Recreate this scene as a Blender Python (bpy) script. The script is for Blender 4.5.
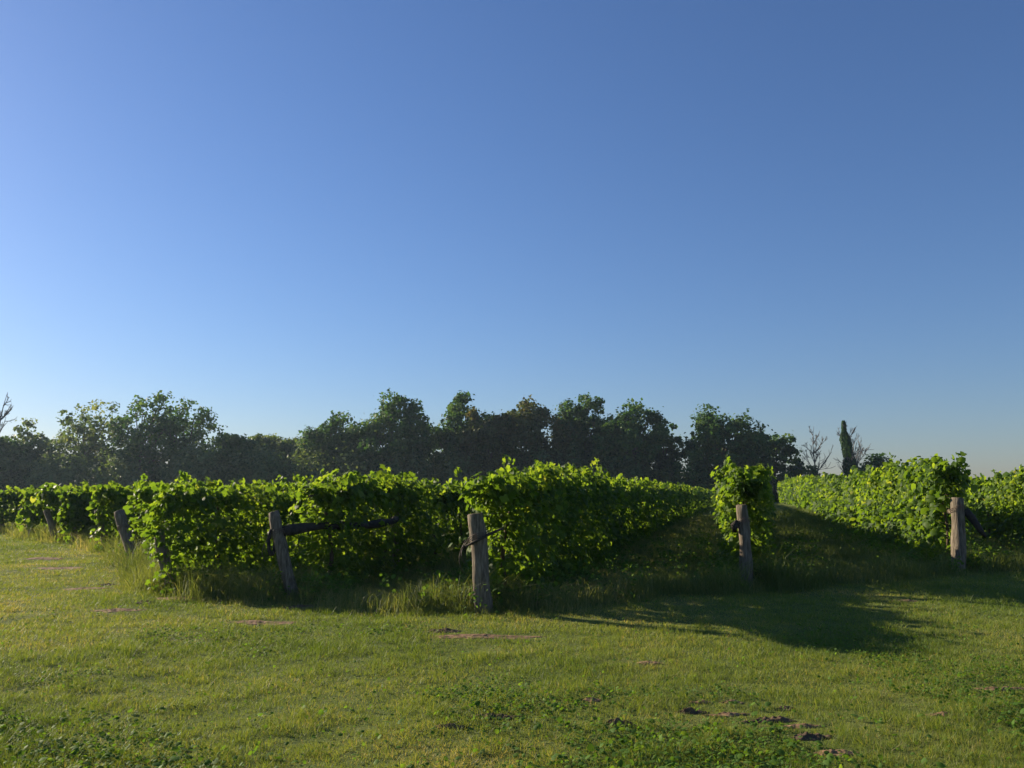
import bpy, math
import numpy as np
from mathutils import Vector

for o in list(bpy.data.objects):
    bpy.data.objects.remove(o)
SC = bpy.context.scene
COL = SC.collection
R = math.radians
rng = np.random.default_rng(7)

# ------------------------------------------------------------------ camera
F = 835.0; HOR = 494.0; EYE = 1.6
PITCH = math.atan((HOR - 384.0) / F)
cam = bpy.data.cameras.new('camera')
cam.sensor_width = 36.0; cam.lens = 36.0 * F / 1024.0
cam.clip_start = 0.05; cam.clip_end = 6000
co = bpy.data.objects.new('camera', cam); COL.objects.link(co)
co.location = (0, 0, EYE); co.rotation_euler = (R(90) + PITCH, 0, 0)
SC.camera = co

# ------------------------------------------------------------------ sky, sun, exposure
SUN_EL = 20.0
SAZ = math.atan2(-0.80, 0.51)            # the sun's azimuth, from +Y towards +X
w = bpy.data.worlds.new('World'); SC.world = w; w.use_nodes = True
nt = w.node_tree; nt.nodes.clear()
wo = nt.nodes.new('ShaderNodeOutputWorld'); bg = nt.nodes.new('ShaderNodeBackground')
sky = nt.nodes.new('ShaderNodeTexSky'); sky.sky_type = 'NISHITA'; sky.sun_disc = False
sky.sun_elevation = R(SUN_EL); sky.sun_rotation = SAZ
sky.air_density = 1.6; sky.dust_density = 2.0; sky.ozone_density = 6.0; sky.altitude = 2000
bg.inputs['Strength'].default_value = 0.0555
hs = nt.nodes.new('ShaderNodeMixRGB'); hs.blend_type = 'MULTIPLY'; hs.inputs[0].default_value = 1.0; hs.inputs[2].default_value = (1, .985, 1.15, 1)   # white balance
nt.links.new(sky.outputs[0], hs.inputs[1]); nt.links.new(hs.outputs[0], bg.inputs[0]); nt.links.new(bg.outputs[0], wo.inputs[0])
sl = bpy.data.lights.new('sun', 'SUN'); sl.energy = 5.0; sl.angle = R(0.5); sl.color = (1.0, 0.86, 0.64)
so = bpy.data.objects.new('sun', sl); COL.objects.link(so)
sdir = Vector((math.sin(SAZ) * math.cos(R(SUN_EL)), math.cos(SAZ) * math.cos(R(SUN_EL)), math.sin(R(SUN_EL))))
so.rotation_euler = sdir.to_track_quat('Z', 'Y').to_euler(); so.location = (-30, 20, 30)
vs = SC.view_settings
vs.view_transform = 'Standard'; vs.look = 'None'; vs.gamma = 1.0; vs.use_curve_mapping = False
vs.exposure = 0.96
SC.cycles.max_bounces = 10; SC.cycles.diffuse_bounces = 6; SC.cycles.transmission_bounces = 8; SC.cycles.transparent_max_bounces = 8

# ------------------------------------------------------------------ maths helpers
def ray(px, py):
    x = (px - 512) / F; y = -(py - 384) / F
    c, s = math.cos(PITCH), math.sin(PITCH)
    return np.array([x, c - s * y, s + c * y])
def at(px, py, z=0.0):
    d = ray(px, py); t = (z - EYE) / d[2]
    return np.array([d[0] * t, d[1] * t, z])
def at_depth(px, py, Y):
    d = ray(px, py); t = Y / d[1]
    return np.array([d[0] * t, Y, EYE + d[2] * t])

_perm = np.random.default_rng(3).random((256, 256))
def noise(x, y=0.0):
    x = np.asarray(x, float); y = np.asarray(y, float) + np.zeros_like(x)
    xi = np.floor(x).astype(int); yi = np.floor(y).astype(int)
    fx = x - xi; fy = y - yi; fx = fx * fx * (3 - 2 * fx); fy = fy * fy * (3 - 2 * fy)
    g = lambda a, b: _perm[a % 256, b % 256]
    return (g(xi, yi) * (1 - fx) + g(xi + 1, yi) * fx) * (1 - fy) + (g(xi, yi + 1) * (1 - fx) + g(xi + 1, yi + 1) * fx) * fy
def fbm(x, y=0.0, o=3):
    s = 0; a = .5; t = 0
    for k in range(o):
        s = s + a * noise(np.asarray(x) * 2 ** k + 17.3 * k, np.asarray(y) * 2 ** k + 5.1 * k); t += a; a *= .5
    return s / t
RIGHT = (.9639, -.2660)                  # unit vector square to the vine rows
def gh(x, y):                            # height of the ground
    x = np.asarray(x, float); y = np.asarray(y, float)
    f = np.clip(1.6 - np.hypot(x, y) / 60, 0, 1)
    p = x * RIGHT[0] + y * RIGHT[1]
    sm = lambda t: (lambda u: u * u * (3 - 2 * u))(np.clip(t, 0, 1))
    rise = .65 * sm((y - 26) / 50) * sm((p + .2) / 4.5)
    return rise + f * ((fbm(x * .35 + 9, y * .35 + 4, 2) - .5) * .10 + (fbm(x * 1.7, y * 1.7, 2) - .5) * .035)

# ------------------------------------------------------------------ materials
def mat(name):
    m = bpy.data.materials.new(name); m.use_nodes = True
    nt = m.node_tree; nt.nodes.clear()
    out = nt.nodes.new('ShaderNodeOutputMaterial')
    return m, nt, out
def N(nt, t, **kw):
    n = nt.nodes.new(t)
    for k, v in kw.items(): setattr(n, k, v)
    return n
def ramp(nt, fac, stops):
    r = N(nt, 'ShaderNodeValToRGB'); e = r.color_ramp.elements
    while len(e) < len(stops): e.new(.5)
    for i, (p, c) in enumerate(stops):
        e[i].position = p; e[i].color = (*c, 1)
    nt.links.new(fac, r.inputs[0]); return r.outputs[0]
def leaf_mat(name, stops, trans=.45, rough=.5, spec=.5, tstops=None, scale=.8):
    """stops coloured by the per-leaf tint attribute, broken up by a noise in object space"""
    m, nt, out = mat(name)
    a = N(nt, 'ShaderNodeAttribute', attribute_name='tint')
    tc = N(nt, 'ShaderNodeTexCoord'); nz = N(nt, 'ShaderNodeTexNoise'); nz.inputs['Scale'].default_value = scale
    nz.inputs['Detail'].default_value = 3
    nt.links.new(tc.outputs['Object'], nz.inputs['Vector'])
    ad = N(nt, 'ShaderNodeMath', operation='MULTIPLY_ADD'); ad.inputs[1].default_value = .7; ad.inputs[2].default_value = -.35
    nt.links.new(nz.outputs['Fac'], ad.inputs[0])
    sm = N(nt, 'ShaderNodeMath', operation='ADD', use_clamp=True)
    nt.links.new(a.outputs['Fac'], sm.inputs[0]); nt.links.new(ad.outputs[0], sm.inputs[1])
    c = ramp(nt, sm.outputs[0], stops)
    ct = ramp(nt, sm.outputs[0], tstops or [(p, (min(1, r * 1.7), min(1, g * 1.5), b * .6)) for p, (r, g, b) in stops])
    pb = N(nt, 'ShaderNodeBsdfPrincipled'); pb.inputs['Roughness'].default_value = rough
    pb.inputs['Specular IOR Level'].default_value = spec
    nt.links.new(c, pb.inputs['Base Color'])
    tr = N(nt, 'ShaderNodeBsdfTranslucent'); nt.links.new(ct, tr.inputs['Color'])
    mx = N(nt, 'ShaderNodeMixShader'); mx.inputs[0].default_value = trans
    nt.links.new(pb.outputs[0], mx.inputs[1]); nt.links.new(tr.outputs[0], mx.inputs[2])
    nt.links.new(mx.outputs[0], out.inputs[0]); return m
M = {}
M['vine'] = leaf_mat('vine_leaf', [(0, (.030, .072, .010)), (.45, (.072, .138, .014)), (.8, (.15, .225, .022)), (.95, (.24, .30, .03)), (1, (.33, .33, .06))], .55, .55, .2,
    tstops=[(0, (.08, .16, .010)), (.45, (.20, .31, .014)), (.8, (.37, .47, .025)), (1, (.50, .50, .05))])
M['tree'] = leaf_mat('tree_leaf', [(0, (.026, .068, .020)), (.5, (.050, .120, .034)), (1, (.10, .165, .045))], .4, .6, .15, scale=.25)
M['tree_pale'] = leaf_mat('tree_leaf_pale', [(0, (.055, .10, .040)), (.5, (.10, .16, .062)), (1, (.16, .195, .085))], .42, .6, .15, scale=.25)
M['tree_bronze'] = leaf_mat('tree_leaf_bronze', [(0, (.036, .050, .016)), (.5, (.066, .100, .028)), (1, (.11, .10, .038))], .4, .6, .15, scale=.25)
M['grass'] = leaf_mat('grass_blade', [(0, (.085, .14, .022)), (.45, (.142, .20, .034)), (.8, (.21, .25, .052)), (1, (.36, .30, .14))], .42, .55, .3, scale=.9)
M['tall'] = leaf_mat('tall_grass_blade', [(0, (.085, .13, .034)), (.45, (.15, .19, .058)), (.8, (.22, .24, .095)), (1, (.34, .31, .17))], .45, .6, .3, scale=.5)
M['clover'] = leaf_mat('clover_leaf', [(0, (.05, .11, .016)), (.6, (.09, .18, .026)), (1, (.15, .25, .035))], .45, .65, .15, scale=1.5)

def noise_mat(name, stops, scale=6, rough=.9, bump=.4, stretch=(1, 1, 1), detail=8, bscale=None):
    m, nt, out = mat(name)
    tc = N(nt, 'ShaderNodeTexCoord'); mp = N(nt, 'ShaderNodeMapping'); mp.inputs['Scale'].default_value = stretch
    nt.links.new(tc.outputs['Object'], mp.inputs['Vector'])
    nz = N(nt, 'ShaderNodeTexNoise'); nz.inputs['Scale'].default_value = scale; nz.inputs['Detail'].default_value = detail
    nz.inputs['Roughness'].default_value = .65
    nt.links.new(mp.outputs[0], nz.inputs['Vector'])
    pb = N(nt, 'ShaderNodeBsdfPrincipled'); pb.inputs['Roughness'].default_value = rough
    pb.inputs['Specular IOR Level'].default_value = .2
    nt.links.new(ramp(nt, nz.outputs['Fac'], stops), pb.inputs['Base Color'])
    bp = N(nt, 'ShaderNodeBump'); bp.inputs['Strength'].default_value = bump; bp.inputs['Distance'].default_value = .02
    n2 = N(nt, 'ShaderNodeTexNoise'); n2.inputs['Scale'].default_value = bscale or scale * 2; n2.inputs['Detail'].default_value = 6
    nt.links.new(mp.outputs[0], n2.inputs['Vector'])
    nt.links.new(n2.outputs['Fac'], bp.inputs['Height']); nt.links.new(bp.outputs[0], pb.inputs['Normal'])
    nt.links.new(pb.outputs[0], out.inputs[0]); return m
M['bark'] = noise_mat('bark', [(.3, (.05, .038, .028)), (.7, (.13, .105, .08))], 3, .95, .6, (3, 3, .6))
M['vinebark'] = noise_mat('vine_bark', [(.3, (.05, .035, .024)), (.7, (.14, .10, .07))], 20, .95, .8, (2, 2, .4))
M['deadwood'] = noise_mat('dead_wood', [(.3, (.10, .09, .08)), (.7, (.22, .20, .18))], 3, .95, .5, (3, 3, .6))
M['post'] = noise_mat('weathered_post_wood', [(.28, (.045, .034, .024)), (.45, (.14, .112, .08)), (.6, (.23, .19, .14)), (.8, (.35, .30, .225))], 9, .9, 1.0, (5, 5, .45), bscale=14)
M['brace'] = noise_mat('dark_brace_wood', [(.3, (.018, .015, .013)), (.7, (.06, .05, .042))], 9, .85, .8, (1, 1, 1))
M['soil'] = noise_mat('bare_soil', [(.3, (.10, .062, .036)), (.55, (.24, .145, .08)), (.75, (.36, .25, .15))], 9, .95, 1.0)
M['soil_dark'] = noise_mat('turned_soil', [(.3, (.06, .04, .024)), (.7, (.16, .11, .065))], 14, .95, 1.0)
M['wire'] = noise_mat('rusty_wire', [(.3, (.08, .05, .035)), (.7, (.20, .16, .13))], 30, .6, .2)
# ground: dull thatch and soil under the blades, greener patches
m, nt, out = mat('ground_turf')
tc = N(nt, 'ShaderNodeTexCoord')
na = N(nt, 'ShaderNodeTexNoise'); na.inputs['Scale'].default_value = .7; na.inputs['Detail'].default_value = 10; na.inputs['Roughness'].default_value = .7
nb = N(nt, 'ShaderNodeTexNoise'); nb.inputs['Scale'].default_value = 30; nb.inputs['Detail'].default_value = 6; nb.inputs['Roughness'].default_value = .7
for q in (na, nb): nt.links.new(tc.outputs['Object'], q.inputs['Vector'])
ca = ramp(nt, na.outputs['Fac'], [(.25, (.08, .115, .026)), (.5, (.12, .155, .038)), (.75, (.18, .18, .06))])
cb = ramp(nt, nb.outputs['Fac'], [(.3, (.5, .5, .48)), (.65, (1.15, 1.15, 1.1))])
mx = N(nt, 'ShaderNodeMixRGB', blend_type='MULTIPLY'); mx.inputs[0].default_value = 1
nt.links.new(ca, mx.inputs[1]); nt.links.new(cb, mx.inputs[2])
pb = N(nt, 'ShaderNodeBsdfPrincipled'); pb.inputs['Roughness'].default_value = 1; pb.inputs['Specular IOR Level'].default_value = .1
nt.links.new(mx.outputs[0], pb.inputs['Base Color'])
bp = N(nt, 'ShaderNodeBump'); bp.inputs['Strength'].default_value = .9; bp.inputs['Distance'].default_value = .03
nt.links.new(nb.outputs['Fac'], bp.inputs['Height']); nt.links.new(bp.outputs[0], pb.inputs['Normal'])
nt.links.new(pb.outputs[0], out.inputs[0]); M['ground'] = m

# ------------------------------------------------------------------ mesh helpers
def link(name, V, faces_idx, starts, totals, m, parent=None, tint=None, smooth=False):
    V = np.asarray(V, dtype=np.float32)
    if parent is not None: V = V - np.array(parent.location, dtype=np.float32)
    me = bpy.data.meshes.new(name)
    me.vertices.add(len(V)); me.vertices.foreach_set('co', V.ravel())
    me.loops.add(len(faces_idx)); me.loops.foreach_set('vertex_index', np.asarray(faces_idx, dtype=np.int32))
    me.polygons.add(len(starts)); me.polygons.foreach_set('loop_start', np.asarray(starts, dtype=np.int32))
    try: me.polygons.foreach_set('loop_total', np.asarray(totals, dtype=np.int32))
    except Exception: pass
    if tint is not None:
        a = me.attributes.new('tint', 'FLOAT', 'POINT'); a.data.foreach_set('value', np.asarray(tint, dtype=np.float32))
    me.materials.append(m)
    me.update(calc_edges=True)
    if smooth: me.polygons.foreach_set('use_smooth', np.ones(len(starts), dtype=bool))
    o = bpy.data.objects.new(name, me); COL.objects.link(o)
    if parent is not None: o.parent = parent
    return o
class MB:
    def __init__(s): s.v = []; s.f = []; s.n = 0
    def add(s, V, Fc):
        s.v.append(np.asarray(V, float)); s.f += [[i + s.n for i in f] for f in Fc]; s.n += len(V)
    def tube(s, P, rad, n=8, cap=True, wob=0, seed=0):
        P = np.asarray(P, float); rad = np.broadcast_to(np.asarray(rad, float), (len(P),))
        T = np.gradient(P, axis=0); T /= np.linalg.norm(T, axis=1)[:, None] + 1e-9
        up = np.array([0, 0, 1.]) if abs(T[0][2]) < .9 else np.array([0, 1., 0])
        V = []; a = np.arange(n) / n * 2 * math.pi
        for k in range(len(P)):
            A = np.cross(T[k], up); A /= np.linalg.norm(A) + 1e-9; B = np.cross(A, T[k])
            rr = rad[k] * (1 + wob * (noise(a * 1.6 + seed, np.full(n, k * .35 + seed)) - .5) * 2)
            rr = rr * (1 + wob * .0)
            V.append(P[k] + (np.cos(a) * rr)[:, None] * A + (np.sin(a) * rr)[:, None] * B)
        Fc = []
        for k in range(len(P) - 1):
            for j in range(n):
                j2 = (j + 1) % n
                Fc.append([k * n + j, k * n + j2, (k + 1) * n + j2, (k + 1) * n + j])
        V = np.concatenate(V)
        if cap: Fc += [list(range(n))[::-1], [(len(P) - 1) * n + j for j in range(n)]]
        s.add(V, Fc)
    def build(s, name, m, parent=None, smooth=False):
        tot = [len(f) for f in s.f]; st = np.concatenate([[0], np.cumsum(tot)[:-1]])
        return link(name, np.concatenate(s.v), [i for f in s.f for i in f], st, tot, m, parent, None, smooth)

def unit(a): return a / (np.linalg.norm(a, axis=1)[:, None] + 1e-9)
# leaf templates: x across, y towards the tip, z up; a fan round vertex 0
def fan(outline, zc=.0):
    V = np.array([(0, .0, zc)] + [(x, y, z) for x, y, z in outline]); n = len(outline)
    T = np.array([(0, i + 1, (i + 1) % n + 1) for i in range(n)]); return V, T
T_VINE = fan([(0, -.22, .0), (.24, -.46, -.07), (.50, -.22, -.10), (.40, .02, -.03), (.56, .26, -.12), (.25, .28, -.02), (0, .62, -.12),
              (-.25, .28, -.02), (-.56, .26, -.12), (-.40, .02, -.03), (-.50, -.22, -.10), (-.24, -.46, -.07)], .05)
T_MID = fan([(0, -.38, 0), (.48, -.25, -.1), (.46, .25, -.1), (0, .6, -.12), (-.46, .25, -.1), (-.48, -.25, -.1)], .06)
T_FAR = (np.array([(0, -.5, 0), (.5, 0, -.12), (0, .55, -.05), (-.5, 0, -.12)]), np.array([(0, 1, 2), (0, 2, 3)]))
def leaves(P, Nn, size, tpl, tipdown=.8, seed=0):
    r = np.random.default_rng(seed); n = len(P)
    Nn = unit(Nn)
    down = r.normal(0, .55, (n, 3)); down[:, 2] -= tipdown
    Y = down - (down * Nn).sum(1)[:, None] * Nn; Y = unit(Y); X = np.cross(Y, Nn)
    V, T = tpl
    sx = size * r.uniform(.8, 1.15, n)
    W = P[:, None, :] + V[None, :, 0, None] * X[:, None, :] * sx[:, None, None] + V[None, :, 1, None] * Y[:, None, :] * size[:, None, None] \
        + V[None, :, 2, None] * Nn[:, None, :] * (size * r.uniform(.3, 2.2, n))[:, None, None]
    I = T[None] + (np.arange(n) * len(V))[:, None, None]
    return W.reshape(-1, 3), I.reshape(-1)
def leaf_obj(name, sets, m, parent=None):
    Vs, Is, Ts = [], [], []; off = 0
    for P, Nn, size, tpl, tint, seed, td in sets:
        if len(P) == 0: continue
        V, I = leaves(P, Nn, size, tpl, td, seed)
        Vs.append(V); Is.append(I + off); off += len(V); Ts.append(np.repeat(tint, len(tpl[0])))
    V = np.concatenate(Vs); I = np.concatenate(Is); nf = len(I) // 3
    return link(name, V, I, np.arange(nf) * 3, np.full(nf, 3), m, parent, np.concatenate(Ts))
def blades(name, x, y, h, wd, m, tint, seed, lean=.5, seg=1, parent=None, z=None, **tags):
    r = np.random.default_rng(seed); n = len(x)
    z = gh(x, y) - .004 if z is None else z
    az = r.uniform(0, 2 * math.pi, n); ln = np.abs(r.normal(0, lean, n)) * h; la = r.uniform(0, 2 * math.pi, n)
    B = np.stack([x, y, z], 1); W = np.stack([np.cos(az), np.sin(az), np.zeros(n)], 1) * (wd / 2)[:, None]
    L = np.stack([np.cos(la) * ln, np.sin(la) * ln, np.zeros(n)], 1); Z = np.zeros((n, 3)); Z[:, 2] = h
    if seg == 1:
        V = np.stack([B - W, B + W, B + L + Z], 1); I = (np.arange(n) * 3)[:, None] + np.array([0, 1, 2])
        k = 3
    else:
        Mi = B + L * .3 + Z * .62; E = B + L * 1.1 + Z * r.uniform(.75, 1.0, n)[:, None]
        V = np.stack([B - W, B + W, Mi + W * .7, Mi - W * .7, E], 1)
        I = (np.arange(n) * 5)[:, None] + np.array([0, 1, 2, 0, 2, 3, 3, 2, 4]); k = 5
    I = I.reshape(-1); nf = len(I) // 3
    return link(name, V.reshape(-1, 3), I, np.arange(nf) * 3, np.full(nf, 3), m, parent, np.repeat(tint, k))
def empty(name, loc, label, cat, group=None):
    o = bpy.data.objects.new(name, None); COL.objects.link(o); o.location = [float(v) for v in loc]
    o.empty_display_size = .3; tag(o, label, cat, group); return o
def tag(o, label=None, cat=None, group=None, kind=None):
    if label: o['label'] = label
    if cat: o['category'] = cat
    if group: o['group'] = group
    if kind: o['kind'] = kind
    return o

# ------------------------------------------------------------------ layout of the vineyard
DIR = ray(742, HOR)[:2]; DIR = DIR / np.linalg.norm(DIR)
PERP = np.array([DIR[1], -DIR[0]])
# rows: base pixel, top pixel of the end post, post radius, label of the post, label of the row
G_POST = 'end posts of the vine rows'; G_ROW = 'trellised rows of grapevines'
ENDS = [
 ((-75, 526), (-82, 500), .10, None, None),
 ((-36, 529), (-42, 502), .10, None, None),
 ((3, 533), (-1, 508), .10, 'distant end post at the left edge of the photo, farthest of the row of posts', 'farthest vine row on the left, running off behind the post at the left edge'),
 ((33, 538), (26, 508), .10, 'dim end post just right of the one at the photo\'s left edge', 'vine row starting at the second end post from the left edge'),
 ((57, 543), (46, 510), .10, 'slanting grey end post third from the left edge', 'vine row with pale yellow shoots over the third post from the left'),
 ((77, 545), (68, 509), .10, 'broad grey end post in tall grass, fourth from the left edge', 'vine row starting at the fourth end post from the left'),
 ((108, 553), (98, 510), .10, 'end post half hidden by vine leaves and tall grass, left of the tilted bare one', 'vine row hanging over the half hidden fifth post from the left'),
 ((136, 568), (119, 511), .115, 'bare grey end post on the left, tilted left, its foot in tall grass', 'vine row behind the bare tilted post on the left, leaves starting behind the post'),
 ((172, 592), (158, 530), .09, 'end post buried in hanging leaves between the two tilted posts', 'bushy vine row hanging to the ground left of the post with the dark brace'),
 ((294, 598), (273, 512), .095, 'weathered post tilting left with a long dark horizontal brace behind it', 'vine row behind the tilted post with the dark brace, bright leaves above the brace'),
 ((485, 613), (475, 514), .115, 'pale square-topped post nearest the camera, wrapped with rusty wire', 'tall vine row behind the nearest post at the middle of the photo'),
 ((748, 588), (742, 505), .10, 'upright dark post under a narrow column of yellow-green leaves', 'vine row seen end on as a narrow bright column, right of the grassy alley'),
 ((958, 571), (958, 498), .135, 'thick round bark-ringed post at the right with a dark stub of wood hanging off it', 'sunlit vine row reaching left from the thick post at the right'),
 ((1090, 562), (1090, 494), .11, 'round post standing just past the right edge of the photo', 'vine row at the right edge, behind the thick round post'),
 ((1200, 556), (1200, 492), .11, 'outermost post on the right, well outside the photo', 'outermost vine row on the right, behind the row at the right edge'),
]
ends = []
for (bx, by), (tx, ty), r_, pl, rl in ENDS:
    b = at(bx, by); t = at_depth(tx, ty, b[1] - .0); b[2] = gh(b[0], b[1])
    ends.append((b, t, r_, pl, rl))
EX = np.array([e[0][0] for e in ends]); EY = np.array([e[0][1] for e in ends])
def edge_y(x):                            # y of the line where mown lawn turns to vineyard
    x = np.asarray(x, float)
    y = np.interp(x, EX, EY)
    y = np.where(x < EX[0], EY[0] - (x - EX[0]) * .8, y); return np.where(x > EX[-1], EY[-1] + (x - EX[-1]) * .5, y)

# soil patches: pixel, half sizes in metres, dark or not
PATCH = [((44, 559), .75, .45, 0), ((60, 568), .7, .40, 0), ((84, 587), .55, .28, 0), ((118, 610), .42, .26, 0), ((146, 602), .22, .22, 1),
 ((107, 583), .25, .2, 1), ((178, 597), .4, .3, 0), ((262, 621), .5, .25, 0), ((300, 606), .3, .3, 1), ((486, 638), .75, .22, 0),
 ((440, 632), .3, .15, 1), ((650, 666), .16, .10, 0), ((592, 703), .08, .06, 0), ((497, 720), .22, .07, 1), ((452, 731), .14, .05, 1),
 ((770, 724), .24, .08, 1), ((692, 714), .14, .05, 1), ((812, 742), .18, .08, 1), ((838, 757), .16, .09, 0), ((785, 712), .1, .05, 1), ((730, 717), .22, .06, 0), ((800, 731), .2, .07, 0), ((700, 705), .12, .04, 0),
 ((944, 719), .14, .06, 0), ((905, 600), .3, .12, 0), ((733, 705), .12, .05, 0), ((1005, 690), .3, .09, 0), ((620, 727), .14, .05, 1)]
PW = [(at(*p), a, b, d) for p, a, b, d in PATCH]
def patch_mask(x, y, grow=1.0):
    mk = np.ones(len(x))
    for c, a, b, d in PW:
        q = ((x - c[0]) / (a * grow)) ** 2 + ((y - c[1]) / (b * grow)) ** 2
        q = q * (.6 + .8 * noise(x * 9, y * 9))
        mk = np.minimum(mk, np.clip(q * 1.1 - .25, .07, 1) ** 1.1)
    return mk

# ------------------------------------------------------------------ ground, soil
def axis(lo, hi, dense_lo, dense_hi, step):
    a = list(np.arange(dense_lo, dense_hi, step)); s = step
    x = dense_hi
    while x < hi: a.append(x); s *= 1.25; x += s
    a.append(hi); s = step; x = dense_lo - step
    while x > lo: a.insert(0, x); s *= 1.25; x -= s
    a.insert(0, lo); return np.array(a)
gx = axis(-3000, 3000, -22, 22, .16); gy = axis(-1500, 4000, 2, 34, .16)
GX, GY = np.meshgrid(gx, gy); nx, ny = len(gx), len(gy)
V = np.stack([GX.ravel(), GY.ravel(), gh(GX.ravel(), GY.ravel())], 1)
i = np.arange(nx - 1)[None, :] + (np.arange(ny - 1) * nx)[:, None]
Q = np.stack([i, i + 1, i + 1 + nx, i + nx], -1).reshape(-1)
g = link('ground', V, Q, np.arange(len(Q) // 4) * 4, np.full(len(Q) // 4, 4), M['ground'], smooth=True); tag(g, kind='structure')
for k, (c, a, b, dk) in enumerate(PW):
    n = 60; rr = np.linspace(0, 1, 19); th = np.arange(n) / n * 2 * math.pi
    a *= .85; b *= .75
    P = [(c[0], c[1], gh(c[0], c[1]) + .012)]
    for q in rr[1:]:
        rad = q * (.35 + 1.1 * fbm(np.cos(th) * 2.6 + k * 3.1 + 20, np.sin(th) * 2.6 + 7, 3))
        x = c[0] + np.cos(th) * a * rad; y = c[1] + np.sin(th) * b * rad
        hgt = (1 - q ** 1.5) * (.006 + (.06 if dk else .03) * fbm(x * 26, y * 26, 3) ** 1.6) - .006 * (q >= 1)
        P += list(zip(x, y, gh(x, y) + hgt + .004))
    Fc = [[0, 1 + j, 1 + (j + 1) % n] for j in range(n)]
    for q in range(17):
        for j in range(n): Fc.append([1 + q * n + j, 1 + (q + 1) * n + j, 1 + (q + 1) * n + (j + 1) % n, 1 + q * n + (j + 1) % n])
    mb = MB(); mb.add(P, Fc); o = mb.build('soil_patch', M['soil_dark' if dk else 'soil']); tag(o, kind='structure')

# ------------------------------------------------------------------ end posts
def post(name, base, top, rad, label, k, brace=None):
    t = empty(name, base, label, 'post', G_POST)
    b = np.array(base, float); tp = np.array(top, float); ax = tp - b
    s = np.linspace(-.12, 1, 15)
    rr = rad * (1.06 - .10 * s + .03 * np.sin(s * 9 + k)); rr[-1] *= .93
    P = b + ax * s[:, None]; P[:, 0] += .012 * np.sin(s * 5 + k); P[-1] = P[-2] + (P[-1] - P[-2])
    P = np.vstack([P, P[-1] + ax * .006]); rr = np.append(rr, rr[-1] * .8)
    mb = MB(); mb.tube(P, rr, 16, True, .16, k * 2.3); mb.build('post_shaft', M['post'], t, smooth=False)
    return t, b, ax
def wirewrap(t, b, ax, rad, hs, n=3, tail=True, seed=0):
    r = np.random.default_rng(seed); mb = MB()
    a = np.linspace(0, n * 2 * math.pi, n * 14); u = np.linspace(-.03, .03, len(a)) + r.normal(0, .002, len(a))
    P = b + ax * (hs + u)[:, None]; P[:, 0] += np.cos(a) * rad * 1.13; P[:, 1] += np.sin(a) * rad * 1.13; P[:, 2] += .06 * np.cos(a + 1)
    mb.tube(P, .006, 5)
    if tail:
        for q in range(2):
            s = np.linspace(0, 1, 10); c = b + ax * hs
            Q = np.stack([c[0] - rad * 1.1 - .09 * np.sin(s * 2.6) - .03 * q, c[1] - .05 + 0 * s + .03 * np.sin(7 * s), c[2] - s * (.32 + .1 * q)], 1)
            mb.tube(Q, .005, 4)
    mb.build('wire_wrap', M['wire'], t)

pts_rows = []
for k, (b, tp, rad, pl, rl) in enumerate(ends):
    lean = tp.copy(); tp = lean
    if pl:
        t, bb, ax = post('vineyard_post', b, tp, rad, pl, k)
    if k in (7, 9, 10, 11, 12):
        wirewrap(t, bb, ax, rad, {7: .7, 9: .74, 10: .74, 11: .78, 12: .85}[k], 3, k in (9, 10), k)
    if k == 9:      # long dark brace along the row at 1.05 m, a coil of dark pipe by the post
        c = b + (tp - b) * .78; e = np.append(b[:2] + DIR * 2.75 + PERP * .5, 1.12); c[:2] += PERP * .10
        mb = MB(); s = np.linspace(0, 1, 16)[:, None]; P = c * (1 - s) + e * s; P[:, :2] += PERP * (.28 * np.sin(s * math.pi / 1.6) ** 1) * (1 - s) ** .3 * s ** .3; P[:, 2] += .03 * np.sin(s[:, 0] * 7)
        mb.tube(P, .068 + .012 * np.sin(np.arange(16) * 1.3), 9, True, .25, 4); mb.build('brace', M['brace'], t)
        mb = MB(); a = np.linspace(0, 2 * math.pi, 20)
        P = np.stack([c[0] - .17 + .035 * np.cos(a), c[1] + .0 + .05 * np.cos(a), c[2] - .17 + .2 * np.sin(a)], 1); mb.tube(P, .028, 7, False); mb.build('hanging_loop', M['brace'], t)
    if k == 10:
        c = b + (tp - b) * .70; mb = MB()
        P = np.array([c + (-.16, -.10, -.03), c + (0, -.15, .05), c + (.16, -.10, .13), c + (.34, .02, .2)]); mb.tube(P, [.018, .022, .02, .014], 6, True, .2, 3)
        mb.build('brace', M['brace'], t)
    if k == 11:
        c = b + (tp - b) * .76; mb = MB()
        P = np.array([c + (-.10, -.02, .06), c + (-.17, -.03, -.02), c + (-.16, 0, -.12)]); mb.tube(P, [.05, .07, .04], 8, True, .4, 3); mb.build('wood_block', M['brace'], t)
    if k == 12:
        c = b + (tp - b) * .80; e = np.append(b[:2] + DIR * 4.2, 1.30); mb = MB(); s = np.linspace(0, 1, 12)[:, None]
        P = c * (1 - s) + e * s; mb.tube(P, .065, 9, True, .2, 5); mb.build('brace', M['post'], t)
        P = np.array([c + (.12, -.05, .06), c + (.24, -.1, -.12), c + (.38, -.12, -.36), c + (.48, -.13, -.5)]); mb = MB()
        mb.tube(P, [.07, .075, .06, .035], 8, True, .25, 8); mb.build('broken_stub', M['brace'], t)
# a bleached line post whose head stands out of the foliage left of the nearest row

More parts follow.
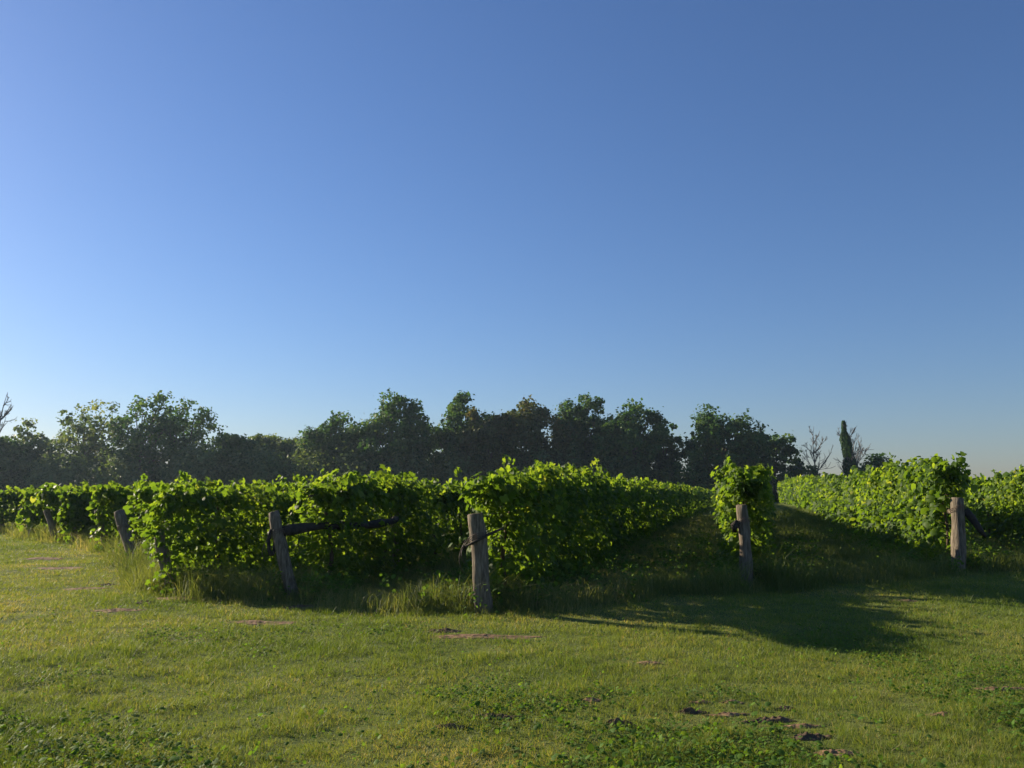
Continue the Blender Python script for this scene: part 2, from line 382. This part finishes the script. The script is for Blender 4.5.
# ------------------------------------------------------------------ vine rows
def vine_leaves(b, L, ph, dropr, seed, s0, cut=True, top=1.6, vg=1.0, ws=1.0, hole=.70, skirt=8):
    """leaf sets of one row: shoots spring from the cordon at 1.6 m, arch out and hang down"""
    r = np.random.default_rng(seed); sets = []
    bands = [(19, 72, 15, .098, T_VINE), (30, 60, 12, .118, T_MID), (48, 34, 10, .155, T_MID), (200, 12, 8, .26, T_FAR)]
    edges = [s0]
    p0 = b[:2]
    def s_at(dist):                       # where along the row the camera is this far away
        q = p0 @ DIR; c = p0 @ p0 - dist ** 2; disc = q * q - c
        return -q + math.sqrt(disc) if disc > 0 else -1e9
    lo = s0
    for dist, per_m, nl, size, tpl in bands:
        hi = min(L, s_at(dist))
        if hi <= lo: continue
        per_m = per_m * (vg if dist < 25 else 1); n = int((hi - lo) * per_m)
        s = r.uniform(lo, hi, n)
        dens = .28 + .98 * noise(s * .9 + seed * 7.7, seed * 1.3)       # vigour along the row
        keep = r.random(n) < dens * 1.1; s = s[keep]; n = len(s)
        side = np.where(r.random(n) < .5, -1., 1.)
        vig = noise(s * .55 + seed * 3.1, 4.0 + side * 3)
        out = (.12 + .42 * r.random(n) ** 1.2) * (.5 + 1.05 * vig)
        drop = (dropr[0] + (dropr[1] - dropr[0]) * np.clip(noise(s * .8 + seed * 5.3, 9 + side * 5) * 1.9 - .45, -.3, 1.1)) * r.uniform(.25, 1.0, n) ** .6
        upr = r.random(n) < (.26 if top > 1.58 else .14)
        rise = np.where(upr, r.uniform(.20, .46, n) + (r.random(n) < .02) * .2, r.uniform(.05, .32, n)) * (.8 + .5 * vig)
        drop = np.where(upr, drop * .3, drop)
        ds = r.normal(0, .22, n); z0 = top + r.normal(0, .06, n) + .26 * (fbm(s * .75 + seed * 4.4, 50.0, 2) - .5)
        t = (np.arange(nl)[None] + r.uniform(0, 1, (n, nl))) / nl
        u = side[:, None] * out[:, None] * (1 - np.exp(-3.2 * t)) + r.normal(0, .045, t.shape)
        z = z0[:, None] + rise[:, None] * np.sin(np.minimum(t * 2.6, 1.57)) - drop[:, None] * np.clip(t - .28, 0, 1) ** 1.25 * 1.55 + r.normal(0, .035, t.shape)
        ss = s[:, None] + ds[:, None] * t + r.normal(0, .04, t.shape)
        u = u.ravel(); z = z.ravel(); ss = ss.ravel(); sd = np.repeat(side, nl); tt = t.ravel()
        u = u * ws
        # some interior filling so that the wall is not see-through
        nf = int((hi - lo) * per_m * 10.0)
        fs = r.uniform(lo, hi, nf); fz = r.uniform(max(.05, 1.75 - dropr[1]), top + .16, nf); fu = np.where(r.random(nf) < .5, -1, 1) * r.uniform(.05, .42, nf) * (.5 + .5 * np.clip(fz / 1.3, 0, 1)) * (.6 + .8 * noise(fs * 1.3 + seed, fz * 2))
        kk = (r.random(nf) < .70 + .30 * np.clip((fz - .4) / .8, 0, 1)) & (r.random(nf) < .25 + 1.2 * noise(fs * 1.1 + 3 * seed, fz * 1.4 + 2))
        ss = np.append(ss, fs[kk]); u = np.append(u, fu[kk]); z = np.append(z, fz[kk]); sd = np.append(sd, np.sign(fu[kk])); tt = np.append(tt, r.random(kk.sum()) * .5)
        if lo < skirt - 1 and dist < 49 and min(hi, skirt) - lo > .6:
            ng = int((min(hi, skirt) - lo) * (330 if dist < 25 else 150)); gs = r.uniform(lo + .3, min(hi, skirt), ng); gz = r.uniform(.08, 1.15, ng); gu = np.where(r.random(ng) < .75, 1, -1) * r.uniform(.18, .62, ng) * ws
            kk = r.random(ng) < 1.9 * noise(gs * 1.7 + seed, gz * 2.2 + 40) - .25
            ss = np.append(ss, gs[kk]); u = np.append(u, gu[kk]); z = np.append(z, gz[kk]); sd = np.append(sd, np.sign(gu[kk])); tt = np.append(tt, r.random(kk.sum()))
        ok = (z > .06) & (ss > s0 - .1)
        ok &= (z > 1.2 + .3 * (r.random(len(z)) - .5)) | (ss < 3.5) | (noise(ss * .55 + seed * 2.3, 30.0) < hole) | (r.random(len(z)) < .25)
        if cut: ok &= ~((ss < .42 * r.uniform(.6, 1.5, len(z))) & (z < ph + .05 + .25 * (r.random(len(z)) - .3))) & ~((ss < .25) & (np.abs(u) < .3) & (z < ph + .04))
        ss, u, z, sd, tt = ss[ok], u[ok], z[ok], sd[ok], tt[ok]; n = len(z)
        x = p0[0] + DIR[0] * ss + PERP[0] * u; y = p0[1] + DIR[1] * ss + PERP[1] * u
        P = np.stack([x, y, gh(x, y) + z], 1)
        Nn = r.normal(0, .48, (n, 3)); Nn[:, 0] += PERP[0] * sd * .65; Nn[:, 1] += PERP[1] * sd * .65; Nn[:, 2] += .55
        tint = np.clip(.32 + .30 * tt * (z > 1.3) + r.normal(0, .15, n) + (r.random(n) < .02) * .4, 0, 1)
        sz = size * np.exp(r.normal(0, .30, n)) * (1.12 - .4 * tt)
        sets.append((P, Nn, sz, tpl, tint, seed * 11 + len(sets), .9)); lo = hi
    return sets
for k, (b, tp, rad, pl, rl) in enumerate(ends):
    if rl is None: continue
    ph = tp[2] - b[2] + .02
    L = (96 - b[1]) / DIR[1] if k >= 8 else (84 - b[1]) / DIR[1]
    drop = {2: (.7, 1.3), 3: (.7, 1.35), 4: (.7, 1.3), 5: (.7, 1.35), 6: (.8, 1.4), 7: (.9, 1.5), 8: (1.1, 1.8), 9: (1.15, 1.8), 10: (1.15, 1.85), 11: (1.1, 1.75), 12: (1.1, 1.7), 13: (1.1, 1.7)}.get(k, (.5, 1))
    s0 = {7: .2, 9: .5, 12: -.05, 10: -.32, 11: -.25, 8: -.35, 6: -.4}.get(k, -.55)
    t = empty('vine_row', b, rl or 'vine row', 'vine row', G_ROW)
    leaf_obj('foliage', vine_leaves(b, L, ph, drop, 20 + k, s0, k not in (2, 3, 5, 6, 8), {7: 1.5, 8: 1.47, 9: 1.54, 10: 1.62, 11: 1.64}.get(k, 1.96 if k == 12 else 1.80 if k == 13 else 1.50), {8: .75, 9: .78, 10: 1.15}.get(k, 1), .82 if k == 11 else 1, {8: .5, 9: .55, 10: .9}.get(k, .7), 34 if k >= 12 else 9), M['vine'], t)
    # trunks every 2.4 m, a cordon along the wire, and the wires
    r = np.random.default_rng(500 + k); ntr = 7 if k >= 7 else 5
    for q in range(ntr):
        s = 1.1 + q * 2.4 + r.uniform(-.2, .2); x, y = b[:2] + DIR * s; z = gh(x, y)
        h = np.linspace(-.05, 1.58, 12); a = r.uniform(0, 6.28)
        P = np.stack([x + .07 * np.sin(h * 3 + a), y + .07 * np.cos(h * 2.6 + a), z + h], 1)
        mb = MB(); mb.tube(P, np.linspace(.04, .022, 12), 7, True, .35, q)
        mb.build('trunk', M['vinebark'], t, True)
    s = np.arange(.4, 18, .3); P = np.stack([b[0] + DIR[0] * s, b[1] + DIR[1] * s, gh(b[0] + DIR[0] * s, b[1] + DIR[1] * s) + 1.56 + .03 * np.sin(s * 2.7)], 1)
    mb = MB(); mb.tube(P, .018, 6, True, .4, k); mb.build('cordon', M['vinebark'], t, True)
    mb = MB()
    for hz in (1.0, 1.60):
        s = np.arange(-.02, 40, 2.); P = np.stack([b[0] + DIR[0] * s, b[1] + DIR[1] * s, gh(b[0] + DIR[0] * s, b[1] + DIR[1] * s) + hz * min(1, ph / 1.62)], 1)
        mb.tube(P, .0025, 4)
    mb.build('trellis_wire', M['wire'], t)
LP = {10: ('slim pale line post showing through the leaves left of the nearest post', 3.4), 9: ('line post inside the row, at the far end of the dark brace', 4.0), 12: ('line post at the far end of the grey brace on the right', 4.3),
      7: ('dark line post standing behind the bare tilted post on the left', 3.0), 4: ('shaded line post behind the third end post from the left', 3.2)}
for k, (lab, s) in LP.items():
    b = ends[k][0].copy(); b[:2] += DIR * s; b[2] = gh(b[0], b[1])
    o = empty('line_post', b, lab, 'post', 'line posts inside the vine rows'); mb = MB()
    h = np.linspace(-.1, 1.62, 8); mb.tube(np.stack([b[0] - .03 * h, b[1] + 0 * h, b[2] + h], 1), .07, 10, True, .15, k); mb.build('post_shaft', M['post'], o)

# ------------------------------------------------------------------ grass
def wedge(n, d0, d1, r, spread=.86):
    d = d0 * (d1 / d0) ** r.random(n); x = r.uniform(-1, 1, n) * (spread * .78 * d + 3.0); return x, d
r = np.random.default_rng(1)
x, y = wedge(1150000, 3.6, 42, r)
ed = edge_y(x) - .85 + (noise(x * 1.2 + 3, y * .6) - .5) * 1.0
keep = (y < ed + .3) & (r.random(len(x)) < patch_mask(x, y)); x, y = x[keep], y[keep]
big = fbm(x * .55 + 31, y * .55 + 7, 3); fine = fbm(x * 3.3 + 11, y * 3.3 + 3, 2)
tuft = fbm(x * 9 + 3, y * 9 + 8, 2); h = (.022 + .028 * r.random(len(x))) * (.3 + 1.0 * fine) * (.7 + .8 * big) * (.35 + 1.5 * tuft ** 1.5 * 1.6)
wd = .0038 * np.clip(y / 6, 1, 5)
tint = np.clip((.60 - big) * 1.15 + .33 + (.5 - tuft) * .35 + r.normal(0, .16, len(x)) + (r.random(len(x)) < .08) * .5, 0, 1)
g = blades('lawn_grass', x, y, h, wd, M['grass'], tint, 2, 1.0)
tag(g, 'short mown yellow-green grass of the lawn in front of the vineyard', 'grass', kind='stuff')
# creeping broad leaves among the grass
x, y = wedge(170000, 3.6, 13, r)
cl = fbm(x * .8 + 70, y * .8 + 20, 3) + .22 * np.clip((6.6 - y) / 2, 0, 1) + .06 * (x < -1)
keep = (r.random(len(x)) < np.clip((cl - .60) * 3.2, .04, .6)) & (y < edge_y(x) - .6) & (r.random(len(x)) < patch_mask(x, y, 1.3)); x, y = x[keep], y[keep]; n = len(x)
P = np.stack([x, y, gh(x, y) + r.uniform(.018, .055, n)], 1); Nn = r.normal(0, .42, (n, 3)); Nn[:, 2] += 1
sz = r.uniform(.014, .032, n) * (1 + .7 * (r.random(n) < .2) * (y < 6.5))
g = leaf_obj('clover', [(P, Nn, sz, T_MID, np.clip(r.normal(.5, .22, n), 0, 1), 5, 0)], M['clover'])
tag(g, 'low clover and broad-leaved weeds creeping through the mown grass', 'clover', kind='stuff')
# unmown grass under and between the rows
x, y = wedge(460000, 9.0, 60, r, .82)
ed = edge_y(x) - .85 + (noise(x * 1.2 + 3, y * .6) - .5) * 1.0
pr = x * PERP[0] + y * PERP[1]; PB = np.array([e[0][:2] @ PERP for e in ends])
dr = np.abs(pr[:, None] - PB[None]).min(1)
cover = fbm(x * .9 + 50, y * .9 + 9, 3)
keep = (y > ed) & (r.random(len(x)) < np.clip(.35 + cover, 0, 1)) & (r.random(len(x)) < patch_mask(x, y, .8)); x, y, dr, cover, ed = x[keep], y[keep], dr[keep], cover[keep], ed[keep]
inn = np.clip((y - ed) / .35, .3, 1) * (1 + .75 * np.exp(-((y - ed - .6) / .7) ** 2))
h = (.11 + .16 * r.random(len(x)) + .12 * np.exp(-(dr / .7) ** 2) * r.random(len(x))) * (.45 + 1.1 * cover) * inn
wd = .006 * np.clip(y / 10, 1, 5)

for e in ends:
    h *= np.where((np.abs(x - e[0][0] ) < .28) & (y < e[0][1] + .1) & (y > e[0][1] - 1.3), .35, 1)
h *= np.where((x > -7.5) & (x < -1.5), .78, 1) * np.where(x * PERP[0] + y * PERP[1] > -3, .7 + .9 * noise(x * 1.1, y * .8 + 60), 1)
h *= 1 + .5 * np.exp(-((y - ed - .9) / 1.0) ** 2) * (x < -3); tint = np.clip(.45 + r.normal(0, .22, len(x)) + (.5 - cover) * 1.2, 0, 1)
g = blades('tall_grass', x, y, h, wd, M['tall'], np.clip(tint - .3 * (x * PERP[0] + y * PERP[1] > .3), 0, 1), 3, 1.0, 2)  # right-hand lanes tinted darker: shade of the rows put into the blade colour
tag(g, 'long unmown grass growing under and between the vine rows', 'grass', kind='stuff')
# leafy weeds round the ends of the rows
P = []; 
for q in range(1500):
    k = r.integers(5, 14) if q < 750 else r.integers(10, 13); b = ends[k][0]; s = r.uniform(-.7, 5) if q < 750 else r.uniform(-.8, 16) ; u = r.normal(.1, .55) if q < 750 else r.uniform(-1.8, 1.8)
    x, y = b[:2] + DIR * s + PERP * u
    if y < edge_y(x) - .5 : continue
    hh = r.uniform(.10, .48); m_ = int(18 * hh / .3); z = gh(x, y) + hh * r.random(m_) ** .8
    P.append(np.stack([x + r.normal(0, .05 + .1 * hh, m_), y + r.normal(0, .05 + .1 * hh, m_), z], 1))
P = np.concatenate(P); n = len(P); Nn = r.normal(0, .6, (n, 3)); Nn[:, 2] += .8
g = leaf_obj('weeds', [(P, Nn, r.uniform(.03, .075, n), T_MID, np.clip(r.normal(.45, .25, n), 0, 1), 6, .4)], M['clover'])
tag(g, 'leafy green weeds crowding round the feet of the posts', 'weeds', kind='stuff')

# ------------------------------------------------------------------ trees
def tree(name, label, px, top, width, D, m, kind='dense', seed=0, low=.12, cat='tree', group='trees beyond the vineyard', leaf=.34, wood='bark'):
    r = np.random.default_rng(900 + seed)
    tpw = at_depth(px, top, D); base = np.array([tpw[0], D, gh(tpw[0], D)]); H = tpw[2] - base[2]; W = width / F * D / 2 * 1.13
    t = empty(name, base, label, cat, group)
    # clump centres in a ragged crown envelope
    nc = {'dense': 150, 'airy': 95, 'shrub': 34, 'column': 40}[kind]; C = []
    lobes = r.uniform(0, 6.28, 4)
    while len(C) < nc:
        a = r.uniform(0, 6.28); q = math.sqrt(r.random()); xx = math.cos(a) * q; f = r.random() ** (.75 if kind != 'column' else 1)
        env = (1 - .30 * q ** 3) * (1 - .22 * float(noise(xx * 2.2 + seed * 3.7, math.sin(a) * q * 1.3 + seed)))
        if kind == 'shrub': env = math.sqrt(max(.1, 1 - q * q * .9))
        z = low + (env - low) * f
        under = 1 if kind == 'shrub' else .62 + .38 * math.sin(min(1, max(0, z) / .45) * 1.57)      # narrower towards the foot
        C.append((xx * W * under, math.sin(a) * q * W * .85 * under, H * z * .95))
    C = np.array(C); C[:, 2] *= H * .93 / C[:, 2].max()
    cr = {'dense': .082, 'airy': .070, 'shrub': .2, 'column': .11}[kind] * min(H, 3.2 * W) * r.uniform(.65, 1.25, nc) 
    nl = {'dense': 120, 'airy': 66, 'shrub': 170, 'column': 130}[kind]
    if kind == 'airy': nl = np.where(C[:, 2] < H * .5, 95, 52)
    cnt = (np.zeros(nc) + nl).astype(int); idx = np.repeat(np.arange(nc), cnt); n = len(idx)
    d = unit(r.normal(0, 1, (n, 3))); rad = cr[idx] * (.35 + .75 * r.random(n) ** .6)
    P = C[idx] + d * rad[:, None] * np.array([1, 1, .78]); 
    # twigs sticking out of the clumps
    P += d * (cr[idx] * (r.random(n) < .12) * r.random(n) * .5)[:, None]
    P[:, 2] = np.maximum(P[:, 2], .1)
    st_ = r.random(n) < .10; P[st_] += r.normal(0, 1, (st_.sum(), 3)) * W * .06; P[:, 2] = np.clip(P[:, 2], .1, H * 1.02)
    Nn = d * .6 + r.normal(0, .5, (n, 3)); Nn[:, 2] += .45
    ct = r.normal(0, .22, nc)
    tint = np.clip(.45 + ct[idx] + r.normal(0, .18, n), 0, 1)
    sz = leaf * np.exp(r.normal(0, .25, n))
    leaf_obj('crown', [(P + base, Nn, sz, T_FAR if leaf < .5 else T_MID, tint, seed + 50, .4)], m, t)
    mb = MB(); h = np.linspace(-.02, .80, 9) * H; tr = .022 * H
    T = np.stack([W * .10 * np.sin(h / H * 4 + seed), W * .06 * np.cos(h / H * 3 + seed) - W * .06, h], 1)
    mb.tube(T + base, np.linspace(tr, tr * .22, 9), 8, True, .2, seed)
    mb.build('trunk', M[wood], t, True); mb = MB()
    for c in C[r.permutation(nc)[:26]]:
        s = np.linspace(0, 1, 6)[:, None]; z0 = max(H * .08, min(c[2] * .62, H * .62)); st = np.array([np.interp(z0, h, T[:, 0]), np.interp(z0, h, T[:, 1]), z0])
        P = st * (1 - s) + c * s; P[:, 2] += (np.sin(s[:, 0] * math.pi) * -.04 * H); mb.tube(P + base, np.linspace(tr * .42, tr * .08, 6), 5, False)
    mb.build('limbs', M[wood], t, True)
    return t
def bare_tree(name, label, px, top, D, spread, seed, lean=0, group='leafless trees', thick=1.0):
    r = np.random.default_rng(seed); tpw = at_depth(px, top, D); base = np.array([tpw[0], D, gh(tpw[0], D)]); H = tpw[2] - base[2]
    t = empty(name, base, label, 'bare tree', group); mbt = MB(); mbb = MB()
    h = np.linspace(0, 1, 9); T = np.stack([lean * h ** 1.5 + .02 * H * np.sin(h * 6), 0 * h, H * h], 1)
    mbt.tube(T + base, .016 * H * thick * (1.05 - h * .95), 7)
    def br(p, d, L, rad, lev):
        s = np.linspace(0, 1, 6)[:, None]; bend = r.normal(0, .22, 3); P = p + d * L * s + bend * L * .35 * s ** 2 + np.array([0, 0, .22 * L]) * s ** 2
        mbb.tube(P + base, np.maximum(rad * (1 - .8 * s[:, 0]), .022), 4, False)
        if lev > 0:
            for q in range(4):
                f = r.uniform(.25, .95); i = int(f * 5); e = unit((d + r.normal(0, .55, 3) + [0, 0, .2])[None])[0]; br(P[i], e, L * r.uniform(.35, .6), rad * .5, lev - 1)
    for q in range(13):
        f = r.uniform(.28, .93); i = int(f * 8); a = r.uniform(0, 6.28)
        br(T[i], unit(np.array([[math.cos(a), math.sin(a) * .7, .9]]))[0], spread * (1.15 - f) * r.uniform(.7, 1.1), .007 * H, 2)
    mbt.build('trunk', M['deadwood'], t, True); mbb.build('branches', M['deadwood'], t); return t

TREES = [
 ('broadleaf_tree', 'dark tree at the left edge of the photo, beside a bare pale tree', 5, 436, 60, 118, 'tree', 'dense'),
 ('broadleaf_tree', 'open pale tree with a rounded top, second crown from the left', 38, 416, 52, 122, 'tree_pale', 'airy'),
 ('broadleaf_tree', 'tall airy tree left of the tallest left-hand tree, sky showing through its top', 92, 397, 66, 125, 'tree_pale', 'airy'),
 ('broadleaf_tree', 'tallest tree of the left-hand group with a ragged open crown', 148, 388, 62, 120, 'tree', 'airy'),
 ('broadleaf_tree', 'open crowned tree at the right end of the left-hand group', 192, 398, 56, 124, 'tree', 'airy'),
 ('broadleaf_tree', 'low dark round tree just right of the left-hand group', 236, 432, 42, 118, 'tree', 'dense'),
 ('broadleaf_tree', 'low pale tree, first of two between the dark round tree and the sloping crown', 268, 434, 46, 126, 'tree_pale', 'dense'),
 ('broadleaf_tree', 'low pale tree close on the left of the sloping crown', 296, 436, 40, 124, 'tree_pale', 'dense'),
 ('broadleaf_tree', 'medium tree whose crown slopes down to the left, left of the tall dark central trees', 336, 412, 66, 122, 'tree', 'dense'),
 ('broadleaf_tree', 'tall dark tree, leftmost of the central clump', 396, 391, 62, 118, 'tree', 'dense'),
 ('broadleaf_tree', 'tall green tree in the central clump, right of its leftmost dark tree', 460, 390, 66, 122, 'tree', 'dense'),
 ('broadleaf_tree', 'brownish tree low in the central clump behind the nearest post', 487, 408, 46, 117, 'tree_bronze', 'dense'),
 ('broadleaf_tree', 'bronze green tree in the middle of the central clump', 534, 396, 66, 120, 'tree_bronze', 'dense'),
 ('broadleaf_tree', 'narrow tree with a pointed top in the central clump', 582, 392, 48, 122, 'tree', 'dense'),
 ('broadleaf_tree', 'broad dark tree at the right end of the central clump', 634, 400, 76, 118, 'tree', 'dense'),
 ('broadleaf_tree', 'small ragged tree leaning out of the right end of the central clump', 664, 420, 30, 120, 'tree', 'airy'),
 ('broadleaf_tree', 'big round dark tree standing apart, above the grassy alley', 724, 404, 74, 116, 'tree', 'dense'),
 ('broadleaf_tree', 'smaller dark tree with a jagged top, right of the big round one', 774, 431, 48, 118, 'tree', 'airy'),
 ('shrub', 'dark bush in the gap left of the big round tree', 690, 452, 34, 112, 'tree', 'shrub'),
 ('shrub', 'small round bush on the skyline right of the ivy-covered trunk', 876, 455, 24, 105, 'tree', 'shrub'),
 ('shrub', 'low bush at the foot of the bare branching tree on the right', 800, 467, 40, 112, 'tree', 'shrub'),
]
for i, (nm, lab, px, top, wd, D, mm, kd) in enumerate(TREES):
    tree(nm, lab, px, top, wd, D, M[mm], kd, i, {'dense': .12, 'airy': .2, 'shrub': .05}[kd], 'shrub' if nm == 'shrub' else 'tree', 'bushes beyond the vineyard' if nm == 'shrub' else 'trees beyond the vineyard', .38 if kd != 'shrub' else .3)
# undergrowth along the foot of the trees: one band nobody could count
r = np.random.default_rng(77); nb = 260
cx = r.uniform(-95, 36, nb); cy = 113 + r.uniform(0, 14, nb); hh = 5.2 + 5.0 * fbm(cx * .12 + 4, cy * .1, 2) + r.normal(0, .5, nb)
hh = np.where(cx > 19, hh * .62, hh)
idx = np.repeat(np.arange(nb), 340); n = len(idx); d = unit(r.normal(0, 1, (n, 3)))
P = np.stack([cx[idx] + d[:, 0] * 2.3 * r.random(n) ** .4, cy[idx] + d[:, 1] * 2, hh[idx] * np.clip(.5 + .55 * d[:, 2] * r.random(n) ** .4, .02, 2)], 1)
g = leaf_obj('undergrowth', [(P, d + r.normal(0, .4, (n, 3)) + [0, 0, .4], .36 * np.exp(r.normal(0, .25, n)), T_FAR, np.clip(.42 + r.normal(0, .12, nb)[idx] + r.normal(0, .16, n), 0, 1), 8, .4)], M['tree_pale'])
tag(g, 'dense green undergrowth filling in below the trees', 'undergrowth', kind='stuff')

bare_tree('bare_tree', 'leafless forked tree with fine twigs, left of the ivy-covered trunk', 812, 426, 112, 4.2, 31, .3)
bare_tree('bare_tree', 'pale leafless tree poking up at the left edge of the photo', -2, 392, 112, 6.0, 37, 1.4)
t = bare_tree('ivy_covered_tree', 'dead tree trunk wrapped in a dark column of ivy on the skyline at the right', 846, 421, 110, 5.2, 44, .1, 'dead trees with ivy')
t['category'] = 'tree'; b = np.array(t.location); Hh = at_depth(846, 421, 110)[2] - b[2]
r = np.random.default_rng(5); n = 9000; f = r.random(n) ** .9; a = r.uniform(0, 6.28, n)
rad = (1.35 * (1 - f) ** .75 + .14) * (.55 + .5 * r.random(n)) * (.6 + .8 * noise(f * 9, np.cos(a) * 1.5 + 4))
P = np.stack([np.cos(a) * rad + .35 * np.sin(f * 5), np.sin(a) * rad, f * Hh], 1) + b
Nn = np.stack([np.cos(a), np.sin(a), 0 * a + .5], 1) + r.normal(0, .35, (n, 3))
leaf_obj('ivy', [(P, Nn, r.uniform(.14, .26, n), T_FAR, np.clip(r.normal(.3, .15, n), 0, 1), 9, .8)], M['tree'], t)

# ------------------------------------------------------------------ the evening air
hm, nt, out = mat('haze_air')
pv = N(nt, 'ShaderNodeVolumePrincipled'); pv.inputs['Density'].default_value = .00022; pv.inputs['Color'].default_value = (.62, .80, 1, 1); pv.inputs['Anisotropy'].default_value = .35
nt.links.new(pv.outputs[0], out.inputs['Volume'])
mb = MB(); X0, X1, Y0, Y1, Z0, Z1 = -180, 180, -60, 200, -1.2, 20
mb.add([(x, y, z) for z in (Z0, Z1) for x, y in ((X0, Y0), (X1, Y0), (X1, Y1), (X0, Y1))], [(3, 2, 1, 0), (4, 5, 6, 7), (0, 1, 5, 4), (1, 2, 6, 5), (2, 3, 7, 6), (3, 0, 4, 7)])
tag(mb.build('haze', hm), 'thin evening haze over the field', 'haze', kind='stuff')
SC.cycles.volume_bounces = 0
